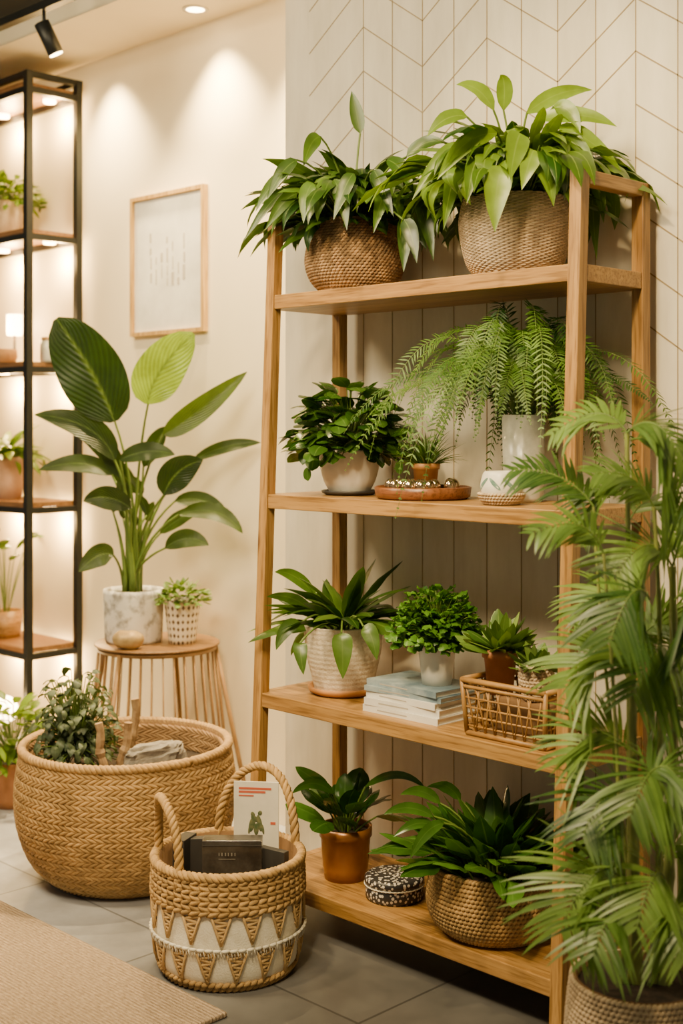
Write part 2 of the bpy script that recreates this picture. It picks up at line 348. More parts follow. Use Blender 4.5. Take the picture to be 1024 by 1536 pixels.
def rope(mb,path,Rr,r,strands=3,tw=30,n=6,sh=(0.2,1)):
    fr=frames(path); m=len(path)
    for k in range(strands):
        pts=[path[i]+(fr[i][1]*math.cos(2*PI*(k/strands)+tw*i/m)+fr[i][2]*math.sin(2*PI*(k/strands)+tw*i/m))*Rr for i in range(m)]
        mb.tube(pts,r,n,True,rnd(*sh))
def ring(c,r,n,z=None): return [V((c[0]+r*math.cos(2*PI*i/n),c[1]+r*math.sin(2*PI*i/n),c[2])) for i in range(n+1)]
def profile_at(outer,z):
    for (r0,z0),(r1,z1) in zip(outer,outer[1:]):
        if z0<=z<=z1 and z1>z0: return r0+(r1-r0)*(z-z0)/(z1-z0)
    return outer[-1][0]
def smoothprof(pts,n=14):
    out=[]
    for i in range(len(pts)-1):
        p0=pts[max(i-1,0)];p1=pts[i];p2=pts[i+1];p3=pts[min(i+2,len(pts)-1)]
        for k in range(n):
            t=k/n; out.append(tuple(.5*((2*p1[q])+(-p0[q]+p2[q])*t+(2*p0[q]-5*p1[q]+4*p2[q]-p3[q])*t*t+(-p0[q]+3*p1[q]-3*p2[q]+p3[q])*t**3) for q in (0,1)))
    out.append(pts[-1]); return out
def plant_root(name,c,label,cat,group=None): return thing(name,c,label,cat,group)
def pot(root,c,outer,mat,t=.006,soil=.015,n=40):
    mb=MB(); r,h=outer[-1]
    mb.lathe([(0,0)]+outer+[(r-t,h),(r-t-.001,h-soil-.004)],c,n); p=obj('pot',mb,mat,root)
    ms=MB(); ms.lathe([(0,h-soil+.004),(r*.5,h-soil+.003),(r-t-.0012,h-soil)],c,24); obj('soil',ms,M['soil'],root); return p
def hero(mb,st,cc,rows,prof,dlift,segs=9,wav=.1,sr=.0026,lift=.035,fold=-.25,ws=1):
    for (bx,by,tx,ty,dd,w,s) in rows:
        a=PT(bx,by,dd); e=PT(tx,ty,dd-.03); mb.leaf(a,(a+e)*.5+UP*lift+RT*rnd(-.012,.012),e,w*ws,(e-a).cross(FW+UP*rnd(-.6,.6)),prof,fold,segs,s,wav)
        if st: st.tube(bez(cc,(cc+a)*.5+UP*dlift,a,6),sr,5,False)

# ================= TOP SHELF =================
z=LV[3]
x,d=OY(532,-.18); c=V((x,-.18,z)); r=plant_root('potted_peace_lily',c,'dark green lance-leaved plant in brown woven basket, left end of the top board','potted plant')
o1=smoothprof([(.082,0),(.114,.035),(.128,.08),(.120,.13),(.106,.178)],8)
mb=MB(); mb.lathe([(0,.001)]+[(a-.006,b) for a,b in o1]+[(.094,.178),(.09,.14)],c,40); bk=obj('basket_pot',mb,M['jutedk'],r)
mb=MB(); weave(mb,c.x,c.y,lambda zz:profile_at(o1,zz-z)-.003,z+.004,z+.174,24,66,.0042,'rope'); rope(mb,ring(c+UP*.178,.102,120),.003,.0035,3,120); obj('weave',mb,M['jutebr'],bk)
ms=MB(); ms.lathe([(0,.162),(.09,.158)],c,24); obj('soil',ms,M['soil'],r)
mb=MB(); st=MB(); cc=c+UP*.16
rosette(mb,st,cc,240,(.12,.19),.25,(.09,.19),86,8,105,(.65,1.1),.25,.07,(0,.85),.09,.0024,pw=.8,clear=(z+.125,.88))
rosette(mb,st,cc,150,(.09,.14),.30,(.03,.10),86,0,90,(.6,1.0),.25,.07,(0,.6),.09,.0024,pw=.8,clear=(z+.13,.9))
p0=PT(540,200,3.32); mb.leaf(p0,p0+UP*.05-RT*.008,PT(527,136,3.32),.036,RT,(.6,.9),.2,8,.7); st.tube(bez(cc,cc+UP*.15,p0,5),.003,5,False)
hero(mb,st,cc,((432,262,383,318,3.2,.03,.5),(445,240,400,300,3.15,.034,.3),(425,285,365,362,3.25,.022,.3),(445,290,398,345,3.2,.032,.6),(480,205,455,250,3.2,.036,.7),
 (600,310,640,375,3.15,.04,.3),(612,320,605,408,3.1,.04,.4),(625,300,650,392,3.1,.034,.5),(590,270,560,350,3.1,.036,.6),(500,270,520,345,3.1,.036,.5),(470,275,455,335,3.12,.036,.7),(640,260,655,350,3.05,.034,.4),(610,235,670,215,3.1,.034,.4),
 (605,330,625,395,3.0,.036,.1),(530,260,500,330,3.08,.034,.3),(560,255,590,325,3.08,.034,.2),(580,240,620,290,3.08,.04,.3)),(.6,1.0),.08,ws=1.05)
mb.limy(); st.limy(); mb.bay(z); obj('foliage',mb,M['peace'],r); obj('stems',st,M['stem'],r)
x,d=OY(772,-.18); c=V((x,-.18,z)); r=plant_root('potted_pothos',c,'bright yellow-green broad-leaved plant in pale coiled rope pot, right end of top board','potted plant')
o2=smoothprof([(.086,0),(.110,.03),(.124,.085),(.128,.13),(.119,.178)],14)
mb=MB(); mb.lathe([(0,0)]+[(a-.003,b) for a,b in o2]+[(.109,.178),(.106,.14)],c,56); bk=obj('pot',mb,M['jutelt'],r)
mb=MB(); weave(mb,c.x,c.y,lambda q:profile_at(o2,q-z)-.0024,z+.002,z+.178,48,34,.0024,'plain'); obj('coiled_cord',mb,M['jutelt'],bk)
ms=MB(); ms.lathe([(0,.162),(.105,.158)],c,24); obj('soil',ms,M['soil'],r)
mb=MB(); st=MB(); cc=c+UP*.16
rosette(mb,st,cc,240,(.13,.21),.25,(.09,.19),84,12,120,(.6,1.05),.25,.08,(0,.8),.12,.0024,pw=.75,clear=(z+.14,.9))
rosette(mb,st,cc,150,(.10,.16),.30,(.03,.10),84,0,95,(.55,.95),.25,.08,(0,.5),.12,.0024,pw=.8,clear=(z+.145,.92))
hero(mb,st,cc,((740,165,684,127,2.9,.036,.9),(755,165,750,112,2.95,.036,.7),(790,170,888,135,2.9,.036,.9),(810,180,925,190,2.85,.04,.9),(745,200,672,245,2.8,.036,.8),(755,250,742,348,2.75,.056,1),(800,225,782,285,2.75,.045,.9),(835,190,932,258,2.85,.038,.9),(700,175,640,205,2.9,.036,.6),(690,215,618,300,2.85,.034,.5),(720,205,655,270,2.8,.038,.6),
 (780,200,765,270,2.75,.05,.7),(840,230,860,320,2.78,.036,.7),(875,240,905,335,2.9,.036,.5),(890,260,895,390,2.95,.034,.4),(905,250,925,320,2.95,.034,.6),(690,240,665,345,2.85,.036,.4),(680,250,640,330,2.95,.032,.4),(800,240,830,310,2.76,.04,.6),(715,240,700,305,2.8,.035,.3),(850,200,900,290,2.8,.034,.8),(830,160,870,200,2.85,.036,.7)),(.55,1.0),.06,ws=1.05)
mb.limy(); st.limy(); mb.bay(z); obj('foliage',mb,M['bright'],r); obj('stems',st,M['stem'],r)

# ================= SECOND SHELF =================
z=LV[2]
x,d=OY(524,-.2); c=V((x,-.2,z)); mb=MB(); mb.lathe([(0,0),(.058,0),(.07,.006),(.072,.012),(.066,.012),(.06,.006),(0,.006)],c,40)
obj('saucer',mb,M['slate'],None,c,label='dark slate round saucer under the white bowl pot on the second board',cat='saucer')
c=c+UP*.0065; r=plant_root('potted_peperomia',c,'rounded bushy dark green plant in white bowl pot on dark saucer','potted plant')
pot(r,c,smoothprof([(.050,0),(.066,.03),(.076,.07),(.078,.108)],6),M['white'])
mb=MB(); st=MB(); dome(mb,st,c+UP*.12,.138,.15,270,(.042,.068),.72,(.5,.55),.12,(0,1),.22,.5,.9,.0016,6)
for (tx,ty) in ((462,700),(600,690)):
    e=PT(tx,ty,3.2); st.tube(bez(c+UP*.1,c+UP*.13+(e-c)*.3,e,6),.0015,4,False); mb.leaf(e,e-UP*.02-RT*.005,e-UP*.035,.02,RT,(.5,.5),.1,5,.9)
mb.limy(); mb.bay(z,LV[3]); obj('foliage',mb,M['dkgreen'],r); obj('stems',st,M['stem'],r)
x,d=OY(634,-.2); tc=V((x,-.2,z)); mb=MB(); mb.lathe([(0,0),(.105,0),(.114,.006),(.117,.028),(.112,.030),(.108,.010),(0,.008)],tc,56)
obj('tray',mb,M['traybr'],None,tc,label='round dark brown wooden tray holding shiny pebbles and a small pot',cat='tray')
zt=z+.0085
c=V((tc.x,tc.y,zt))+FW*.045+RT*.01; r=plant_root('potted_grass',c,'tiny tan pot of fine upright grass standing in the brown tray','potted plant')
pot(r,c,[(.024,0),(.031,.06),(.034,.061),(.035,.075)],M['orange'],.004)
mb=MB(); rosette(mb,None,c+UP*.067,120,(.06,.12),.05,(.002,.004),88,40,50,(.3,.6),.1,.02,(0,1),0,nseg=5); mb.limy(); obj('foliage',mb,M['fern'],r)
pb=None; random.seed(3)
spots=[]
for i in range(500):
    a=rnd(0,2*PI); q=rnd(.02,.09); p=V((tc.x+q*math.cos(a),tc.y+q*math.sin(a),0))
    if (p-V((c.x,c.y,0))).length<.055 or any((p-s).length<.0285 for s in spots): continue
    spots.append(p)
    if len(spots)>=24: break
for i,p in enumerate(spots):
    if pb is None:
        mb=MB(); mb.ell((0,0,.020),.0138,.0125,.020); mb.v=[(x*(1+.15*noise.noise(V((x,y,q))*90)),y*(1+.15*noise.noise(V((x,q,y))*90)),q) for x,y,q in mb.v]; pb=obj('pebble',mb,M['bronze'],None,(0,0,0)); o=pb
    else: o=pb.copy(); C.objects.link(o)
    o.location=(p.x,p.y,zt); o.rotation_euler=(0,0,rnd(0,6)); tag(o,'small shiny brown pebble lying in the round brown tray','pebble','pebbles in the brown tray')
x,d=OY(785,-.135); c=V((x,-.135,z)); r=plant_root('potted_fern',c,'feathery drooping fern in a tall pale cylinder vase on the second board','potted plant')
pot(r,c,[(.042,0),(.046,.01),(.050,.2)],M['glass'],.004)
mb=MB(); st=MB(); cc=c+UP*.195
def frond(mb,st,pts,n,Lf,wd,ang,dr=.25,sr=.0016,sh=(0,1),prof=(.3,.7),lp=None,nseg=3,jit=0,flat=None):
    fr=frames(pts); m=len(pts)-1; s0=rnd(*sh); gs=None
    for k in range(n):
        t=.1+.9*k/(n-1); i=min(int(t*m),m-1); f=t*m-i; P=pts[i].lerp(pts[i+1],f); T=fr[i][0]
        S=T.cross(flat or UP); S=S.normalized() if S.length>.15 else (gs or RT); gs=S
        ln=Lf*(lp(t) if lp else (.35+.78*math.sin(PI*min(1,t*.95+.05))**.8)*(1 if t<.8 else (1.05-t)/.25))
        for q in (-1,1):
            l2=ln*(1+rnd(-jit,jit)); an=ang+rnd(-jit,jit)*.8
            D=(T*math.cos(an)+S*q*math.sin(an)+UP*rnd(-jit,jit)).normalized()
            mb.leaf(P,P+D*l2*.5,P+D*l2-UP*dr*l2*rnd(.5,1.3),wd,D.cross(S.cross(T)),prof,.1,nseg,min(1,max(0,s0+rnd(-.25,.25))))
    st.tube(pts,[sr*(1-.6*i/m) for i in range(m+1)],5,False)
random.seed(21)
for i in range(104):
    u=(i+.5)/104; az=i*2.39996; h=rnd(.10,.27)*(1-.3*u)+.02; out=(.07+.21*u**.7)*rnd(.65,1.2); dn=rnd(-.08,.30)*u
    o=V((math.cos(az),math.sin(az),0)); front=o.dot(-FW)
    if front>.7 : dn*=.5; h*=1.1
    if math.sin(az)>.2: out*=.5
    p0=cc+o*.02; p1=p0+o*out*.45+UP*h*1.3; p2=p0+o*out*1.05+UP*(h*.9)+RT*rnd(-.02,.02); p3=p0+o*(out*1.4)-UP*dn+RT*rnd(-.03,.03)
    pts=[p0*(1-t)**3+p1*3*t*(1-t)**2+p2*3*t*t*(1-t)+p3*t**3 for t in [j/14 for j in range(15)]]
    frond(mb,st,pts,44,.026,.0042,1.05,.2,.001,(.0,.95),(.35,.6),jit=.16,flat=(UP*.8-FW*.45+RT*rnd(-.4,.4)))
mb.limy(); st.limy(); mb.bay(z,LV[3]); obj('foliage',mb,M['fern'],r); obj('stems',st,M['stem'],r)
x,d=OY(752,-.262); c=V((x,-.262,z)); mb=MB(); ob=smoothprof([(.036,0),(.048,.012),(.053,.026)],6)
r=thing('woven_basket_tray',c,'shallow woven base holding the white and green round bowl below the fern','basket')
mb.lathe([(0,.001)]+[(a-.004,b) for a,b in ob]+[(.046,.026),(.036,.006),(0,.004)],c,36); obj('body',mb,M['jutedk'],r)
mb=MB(); weave(mb,c.x,c.y,lambda zz:profile_at(ob,zz-z)-.002,z+.002,z+.027,4,40,.0034,'rope'); obj('weave',mb,M['jutelt'],r)
c2=c+UP*.0045; r=thing('white_bowl',c2,'round white ceramic bowl with blue-green leaf markings, in a woven base','bowl')
pb_=smoothprof([(.024,0),(.040,.012),(.0475,.035),(.042,.062),(.036,.07)],8)
mb=MB(); mb.lathe([(0,0)]+pb_+[(.032,.07),(.030,.05),(0,.04)],c2,40); obj('body',mb,M['white'],r)
for i in range(9):
    an=2*PI*i/9-.55; zz=.043; mb=MB(); vs=[];n=16; sl=.012 if i%2 else -.012
    for k in range(n):
        t=2*PI*k/n; da=.30*math.cos(t); dz=.006*math.sin(t)+sl*math.cos(t); rr=profile_at(pb_,zz+dz)+.0007; vs.append(V((c2.x+rr*math.cos(an+da),c2.y+rr*math.sin(an+da),c2.z+zz+dz)))
    rr=profile_at(pb_,zz)+.0009; vs.append(V((c2.x+rr*math.cos(an),c2.y+rr*math.sin(an),c2.z+zz)))
    mb.add(vs,[(k,(k+1)%n,n) for k in range(n)]); obj('leaf_marking',mb,M['teal'],r)

# ================= THIRD SHELF =================
random.seed(31)
z=LV[1]
x,d=OY(515,-.2); c=V((x,-.2,z)); mb=MB(); mb.lathe([(0,0),(.075,0),(.088,.008),(.092,.02),(.086,.02),(.08,.010),(0,.009)],c,44)
obj('saucer',mb,M['orange'],None,c,label='orange clay saucer under the beige textured pot',cat='saucer')
c=c+UP*.0095; r=plant_root('potted_dracaena',c,'long lance-leaved plant in beige textured pot on orange saucer, third board','potted plant')
po=smoothprof([(.074,0),(.086,.05),(.097,.1),(.102,.165)],5)
o3=[(profile_at(po,k*.0025)+.0004*math.sin(k*1.26),k*.0025) for k in range(67)]
pot(r,c,o3,M['cream'],.007)
mb=MB(); st=MB(); rosette(mb,st,c+UP*.15,52,(.15,.22),.22,(.02,.05),82,18,72,(.55,.8),.3,.04,(0,.9),.08,.003,10,pw=.8,clear=(z+.13,.95))
hero(mb,st,c+UP*.15,((450,965,455,1012,3.2,.036,.5),(512,950,514,1018,3.12,.05,.9),(545,940,565,990,3.12,.04,.7),(450,935,414,975,3.25,.036,.5),(470,920,400,895,3.3,.032,.6),(470,890,412,858,3.35,.032,.7)),(.5,.8),.06)
mb.limy(); st.limy(); mb.bay(z,LV[2]); obj('foliage',mb,M['peace'],r); obj('stems',st,M['stem'],r)
bks=[('whitecov','bottom white-covered book of the stack on the third board',.016,0),('whitecov','second white-covered book from the bottom of the stack',.017,2),('whitecov','white-covered book in the middle of the stack, under the blue ones',.015,-2),('blue','lower blue-covered book, just under the top one of the stack',.012,1.5),('blue','topmost blue-covered book, right under the small white pot',.014,-3)]
zb=z; bx=.457
for i,(mt,lb,h,rot) in enumerate(bks):
    L,Dp=.235-.006*(i%3),.165-.004*i; o=V((bx,-.235,zb)); r=thing('book',o,lb,'book','books stacked on the third board')
    r.rotation_euler=(0,0,R(rot))
    mb=MB(); t=.0018; mb.box(bx-L/2,bx+L/2,-.235-Dp/2,-.235+Dp/2,zb,zb+t); mb.box(bx-L/2,bx+L/2,-.235-Dp/2,-.235+Dp/2,zb+h-t,zb+h); mb.box(bx-L/2,bx+L/2,-.235-Dp/2,-.235-Dp/2+t,zb+t,zb+h-t)
    obj('cover',mb,M[mt],r,smooth=False)
    mb=MB(); mb.box(bx-L/2+.004,bx+L/2-.004,-.235-Dp/2+t,-.235+Dp/2-.004,zb+t,zb+h-t); obj('pages',mb,M['paper'],r,smooth=False)
    mb=MB(); mb.box(bx-L*.3,bx+L*.1,-.235-Dp/2-.0004,-.235-Dp/2,zb+h*.4,zb+h*.58); obj('spine_print',mb,M['art'],r,smooth=False)
    zb+=h+.0003
x,d=OY(655,-.235); c=V((x,-.235,zb)); r=plant_root('potted_parsley',c,'curly bright green herb in small white pot on the book stack','potted plant')
pot(r,c,[(.035,0),(.038,.03),(.044,.08),(.0465,.081),(.047,.095)],M['white'],.005)
mb=MB(); st=MB(); dome(mb,st,c+UP*.105,.1,.118,760,(.016,.030),.85,(.5,.4),.35,(0,1),.1,.5,.5,.001,4,.5,.45); mb.limy(); obj('foliage',mb,M['parsley'],r); obj('stems',st,M['stem'],r)
bx0,bx1,by0,by1,bz0,bz1=.668,.885,-.335,-.195,z,z+.128
r=thing('rattan_basket',((bx0+bx1)/2,(by0+by1)/2,z),'rectangular open-weave rattan basket holding small pots on third board','basket')
mb=MB(); 
def rect(zz,e=0): return [V((bx0-e,by0-e,zz)),V((bx1+e,by0-e,zz)),V((bx1+e,by1+e,zz)),V((bx0-e,by1+e,zz))]
def bars(mb,zz,rr,e=0):
    q=rect(zz,e)
    for i in range(4): mb.tube([q[i],q[(i+1)%4]],rr,8,sh=rnd(.4,1))
bars(mb,bz0+.006,.006,-.004); bars(mb,bz1-.006,.0065,.004); bars(mb,bz1-.02,.0045,.003)
for i in range(4): mb.tube([rect(bz0+.006,-.004)[i],rect(bz1-.006,.004)[i]],.0055,8)
obj('frame',mb,M['rattan'],r)
mb=MB()
for k in range(4): bars(mb,bz0+.022+k*.0205,.0024,-.004+k*.0015)
for s in range(4):
    q0=rect(bz0+.006,-.004);q1=rect(bz1-.012,.003); n=8 if s%2==0 else 5
    for k in range(1,n):
        t=k/n; a=q0[s].lerp(q0[(s+1)%4],t)
        off=.35/n
        mb.tube([a,q1[s].lerp(q1[(s+1)%4],min(1,t+off*2))],.0021,5,sh=rnd(.3,1)); mb.tube([a,q1[s].lerp(q1[(s+1)%4],max(0,t-off*2))],.0021,5,sh=rnd(.3,1))
obj('lattice',mb,M['rattan'],r)
mb=MB(); mb.box(bx0+.004,bx1-.004,by0+.004,by1-.004,bz0+.001,bz0+.005); obj('base',mb,M['jutebr'],r,smooth=False)
mb=MB(); mb.box(bx0+.045,bx1-.025,by0+.045,by1-.015,bz0+.0055,bz0+.085); fl=obj('packing_block',mb,M['jutedk'],None,((bx0+bx1)/2,(by0+by1)/2,bz0+.0055),smooth=False,bevel=.012,label='brown fibre packing inside the rectangular rattan basket',cat='packing')
zf=bz0+.0855
c=V((OY(750,-.258)[0],-.258,zf)); r=plant_root('potted_succulent',c,'pointed green succulent in terracotta pot inside the rattan basket','potted plant')
pot(r,c,[(.028,0),(.036,.08),(.0405,.081),(.041,.1)],M['terr'],.005)
mb=MB(); rosette(mb,None,c+UP*.095,54,(.06,.095),.34,(.001,.004),85,10,15,(.45,.55),.25,.02,(0,1),0,pw=.8,nseg=6); mb.limy(); obj('foliage',mb,M['succ'],r)
c=V((OY(804,-.258)[0],-.258,zf)); r=plant_root('potted_succulent',c,'small leafy succulent in pale woven pot at right in the rattan basket','potted plant')
pw_=smoothprof([(.028,0),(.036,.03),(.038,.06),(.034,.078)],6)
mb=MB(); mb.lathe([(0,.001)]+[(a-.003,b) for a,b in pw_]+[(.028,.078),(.027,.06)],c,30); bp_=obj('pot',mb,M['jutedk'],r); mb=MB(); weave(mb,c.x,c.y,lambda q:profile_at(pw_,q-zf)-.002,zf+.002,zf+.077,10,26,.0036,'herring'); obj('weave',mb,M['jutelt'],bp_)
ms=MB(); ms.lathe([(0,.07),(.027,.068)],c,20); obj('soil',ms,M['soil'],r)
mb=MB(); rosette(mb,None,c+UP*.065,38,(.04,.065),.42,(.001,.004),85,10,20,(.45,.55),.25,.018,(0,.8),0,pw=.8,nseg=6); mb.limy(); obj('foliage',mb,M['succ'],r)

# ================= BOTTOM SHELF =================
random.seed(41)
z=LV[0]
x,d=OY(518,-.235); c=V((x,-.235,z)); r=plant_root('potted_rubber_plant',c,'glossy rounded dark leaves in copper-brown pot on the bottom board','potted plant')
pot(r,c,[(.053,0),(.057,.03),(.063,.105),(.0665,.106),(.067,.13)],M['copper'],.005)
mb=MB(); st=MB(); rosette(mb,st,c+UP*.115,24,(.08,.115),.55,(.03,.08),88,32,40,(.6,.5),.2,.03,(0,.7),.04,.003,10)
for (bx_,by_,qx,qy,tx,ty,w) in ((548,1180,600,1142,638,1183,.020),(500,1190,470,1160,438,1190,.026),(490,1180,465,1165,443,1150,.035)):
    a=PT(bx_,by_,3.2);e=PT(tx,ty,3.15); mb.leaf(a,PT(qx,qy,3.15),e,w,(e-a).cross(FW),(.5,.7),-.15,10,.6); st.tube(bez(c+UP*.115,(c+a)*.5+UP*.06,a,5),.003,5,False)
mb.limy(); mb.bay(z,LV[1]); obj('foliage',mb,M['zz'],r); obj('stems',st,M['stem'],r)
c=V((.380,-.25,z)); r=thing('round_box',c,'low round black and white patterned box beside the copper-brown pot','box')
mb=MB(); mb.lathe([(0,0),(.066,0),(.07,.005),(.07,.032),(.067,.034),(0,.034)],c,48); obj('body',mb,M['tin'],r)
mb=MB(); mb.lathe([(.0675,.0342),(.072,.036),(.072,.05),(.066,.055),(0,.057)],c,48); obj('lid',mb,M['tin'],r)
mb=MB(); rope(mb,ring(c+UP*.0345,.0712,90),.0012,.0014,2,150); obj('cord',mb,M['bead'],r)
c=V((.676,-.236,z)); r=plant_root('potted_arrowhead_plant',c,'dense glossy pointed-leaved plant in wide low rope basket, bottom board','potted plant')
o4=smoothprof([(.110,0),(.143,.03),(.155,.07),(.150,.11),(.142,.15)],8)
mb=MB(); mb.lathe([(0,.001)]+[(a-.006,b) for a,b in o4]+[(.131,.15),(.128,.1)],c,48); bk=obj('basket_pot',mb,M['jutedk'],r)
mb=MB(); weave(mb,c.x,c.y,lambda q:profile_at(o4,q-z)-.003,z+.003,z+.15,16,94,.0052,'rope'); obj('weave',mb,M['jute'],bk)
ms=MB(); ms.lathe([(0,.135),(.129,.13)],c,24); obj('soil',ms,M['soil'],r)
mb=MB(); st=MB(); rosette(mb,st,c+UP*.13,130,(.11,.17),.33,(.02,.08),86,28,45,(.55,.85),.28,.10,(0,1),.1,.003,9,pw=.85,clear=(z+.15,.95))
hero(mb,st,c+UP*.13,((650,1225,575,1222,2.9,.026,.6),(660,1205,600,1192,2.95,.026,.8),(665,1235,615,1288,2.88,.028,.6),(650,1240,590,1255,2.9,.024,.5),(690,1200,640,1180,2.95,.03,.7)),(.55,.85),.05,ws=1)
mb.limy(); mb.bay(z,LV[1]); obj('foliage',mb,M['arrow'],r); obj('stems',st,M['stem'],r)

# ================= FLOOR: big basket =================
random.seed(51)
c=V((-.495,-.405,0)); r=thing('floor_basket',c,'very large round herringbone-braided basket on the floor by the plant stand','basket')
ob=smoothprof([(.2,0),(.262,.06),(.298,.15),(.307,.24),(.298,.32),(.288,.37)],8)
mb=MB(); mb.lathe([(0,.002)]+[(a-.007,b) for a,b in ob]+[(.272,.37),(.274,.2),(.262,.12)],c,64); bk=obj('core',mb,M['jutedk'],r)
mb=MB(); weave(mb,c.x,c.y,lambda q:profile_at(ob,q)-.004,.006,.354,26,96,.0056,'flat'); obj('braided_wall',mb,M['jute'],r)
mb=MB(); rope(mb,ring(c+UP*.364,.284,300),.0065,.0075,3,260); obj('rim',mb,M['jute'],r)
mb=MB(); weave(mb,c.x,c.y,lambda q:.272,.29,.354,5,80,.0055,'flat'); obj('inner_weave',mb,M['jutebr'],r)
mb=MB(); mb.lathe([(0,.292),(.262,.29)],c,40); o=obj('soil',mb,M['soil'],r)
BZ=.292
p=PT(114,1122,3.60); p.z=BZ; r=plant_root('grey_green_plant',p,'drooping grey-green leafy plant growing in the large floor basket','plant')
mb=MB(); st=MB(); dome(mb,st,p+UP*.06,.115,.23,420,(.035,.062),.42,(.5,.8),.2,(0,1),.15,.3,1.7,.0016,6,.15,.3); mb.remap(lambda x,y,q:(x,y,max(q,BZ+.006))); obj('foliage',mb,M['grey'],r); obj('stems',st,M['stem'],r)
for i,(px,py,dd,h,lb,tx_) in enumerate(((158,1138,3.5,.16,'leaning short wood stick nearest the grey-green plant in the basket',-.02),(197,1115,3.62,.2,'tallest wood stick standing behind the stone in the basket',.012),(178,1122,3.55,.15,'middle wood stick between two others in the basket',.03))):
    a=PT(px,py,dd); a.z=BZ; mb=MB(); pts=[a+UP*h*t+RT*(tx_*t+.004*math.sin(t*9+i)) for t in (0,.15,.3,.42,.5,.58,.72,.86,1)]; mb.tube(pts,[.0135,.011,.012,.0105,.0145,.011,.012,.0105,.0115],9); obj('wood_stick',mb,M['driftwood'],None,a,smooth=False,label=lb,cat='stick',group='wood sticks in the large basket')
a=PT(232,1120,3.56); a.z=BZ; mb=MB()
def rk(q):
    f=lambda v:math.copysign(abs(v)**.55,v); p=V((f(q.x),f(q.y),f(q.z))); nn=noise.noise(q*2.2+V((3,1,0)))*.22+noise.noise(q*6)*.09; return p*(1+nn)
mb.ell(a+UP*.045,.082,.042,.045,34,22,M=Matrix.Rotation(R(52),3,'Z')@Matrix.Rotation(R(-6),3,'Y'),fn=rk); mb.remap(lambda x,y,q:(x,y,max(q,BZ+.001)))
obj('stone_block',mb,M['stone'],None,a,smooth=False,label='rough grey stone block lying inside the large floor basket',cat='stone')

# ================= FLOOR: handled basket =================
c=V((.178,-.60,0)); r=thing('handled_basket',c,'tan and cream macrame basket with two rope handles on the floor','basket')
oh=smoothprof([(.148,0),(.169,.035),(.177,.1),(.178,.18),(.174,.262)],8)
mb=MB(); mb.lathe([(0,.002)]+[(a-.006,b) for a,b in oh],c,64); obj('cloth_body',mb,M['cloth'],r)
mb=MB(); mb.lathe([(.167,.262),(.158,.262),(.156,.05),(.14,.012),(0,.011)],c,48); obj('lining',mb,M['jutedk'],r)
rf=lambda q:profile_at(oh,q)-.003
mb=MB(); weave(mb,c.x,c.y,rf,.176,.252,7,50,.0066,'herring'); rope(mb,ring(c+UP*.258,.170,240),.006,.0062,3,170); obj('woven_band',mb,M['jute'],r)
mb=MB(); NT=16
def tri(a,w,ztop,zbot):
    nr=9
    for k in range(nr):
        hh=w*(1-k/(nr+.5))*rnd(.9,1.08); q=ztop-(ztop-zbot)*k/nr; sk=.004*(1 if k%2 else -1)
        mb.tube([V((c.x+(rf(q)-.0008)*math.cos(a+hh*s),c.y+(rf(q)-.0008)*math.sin(a+hh*s),q+sk*s)) for s in (-1,-.4,.4,1)],[.003,.0042,.0042,.003],5,True,rnd(0,1))
    for s in (-1,1):
        mb.tube([V((c.x+(rf(ztop+(zbot-ztop)*t)+.0012)*math.cos(a+s*w*(1-t)),c.y+(rf(ztop+(zbot-ztop)*t)+.0012)*math.sin(a+s*w*(1-t)),ztop+(zbot-ztop)*t)) for t in (0,.33,.66,1)],.0032,5,True,rnd(.3,1))
for j in range(NT):
    a=2*PI*j/NT; w=PI/NT*.66
    tri(a,w,.178,.112); tri(a+PI/NT,w*.95,.092,.024)
obj('woven_triangles',mb,M['tassel'],r)
mb=MB(); weave(mb,c.x,c.y,rf,.0,.024,2,64,.006,'rope'); obj('base_rope',mb,M['jute'],r)
mb=MB(); weave(mb,c.x,c.y,lambda q:rf(q)+.003,.097,.106,1,60,.0042,'plain')
for j in range(150):
    a=2*PI*j/150+rnd(-.01,.01); mb.tube([V((c.x+(rf(q)+.005)*math.cos(a+k*.01),c.y+(rf(q)+.005)*math.sin(a+k*.01),q)) for k,q in ((0,.101),(1,.092),(1.5,.086+rnd(-.003,.002)))],.0012,4,True,rnd(.4,1))
obj('fringed_band',mb,M['bead'],r)
for (dr_,df_,hw,top) in ((.45,.89,.108,.425),(-.92,-.39,.088,.405)):
    mb=MB(); dn=(RT*dr_+FW*df_).normalized(); tg=(RT*df_-FW*dr_).normalized(); pts=[]
    for i in range(71):
        t=PI*i/70; s=math.cos(t)*hw; rad=math.sqrt(max(0,.169**2-s*s)); h_=math.sin(t)**.75
        pts.append(V((c.x,c.y,0))+tg*s+dn*(rad-.01*h_)+UP*(.225+(top-.225)*h_))
    rope(mb,pts,.0055,.0062,3,62); obj('handle',mb,M['jute'],r)
def slab(name,ctr,w,t,h,ang,mat,lb,cat,tilt=0,group=None,extra=None):
    o=thing(name,ctr,lb,cat,group); o.rotation_euler=(R(tilt),0,R(ang)); mb=MB(); X,Y,Z=ctr
    mb.box(X-w/2,X+w/2,Y-t/2,Y+t/2,Z,Z+h); obj('body',mb,mat,o,smooth=False,bevel=.001)
    if extra: extra(o,X,Y-t/2,Z)
    return o
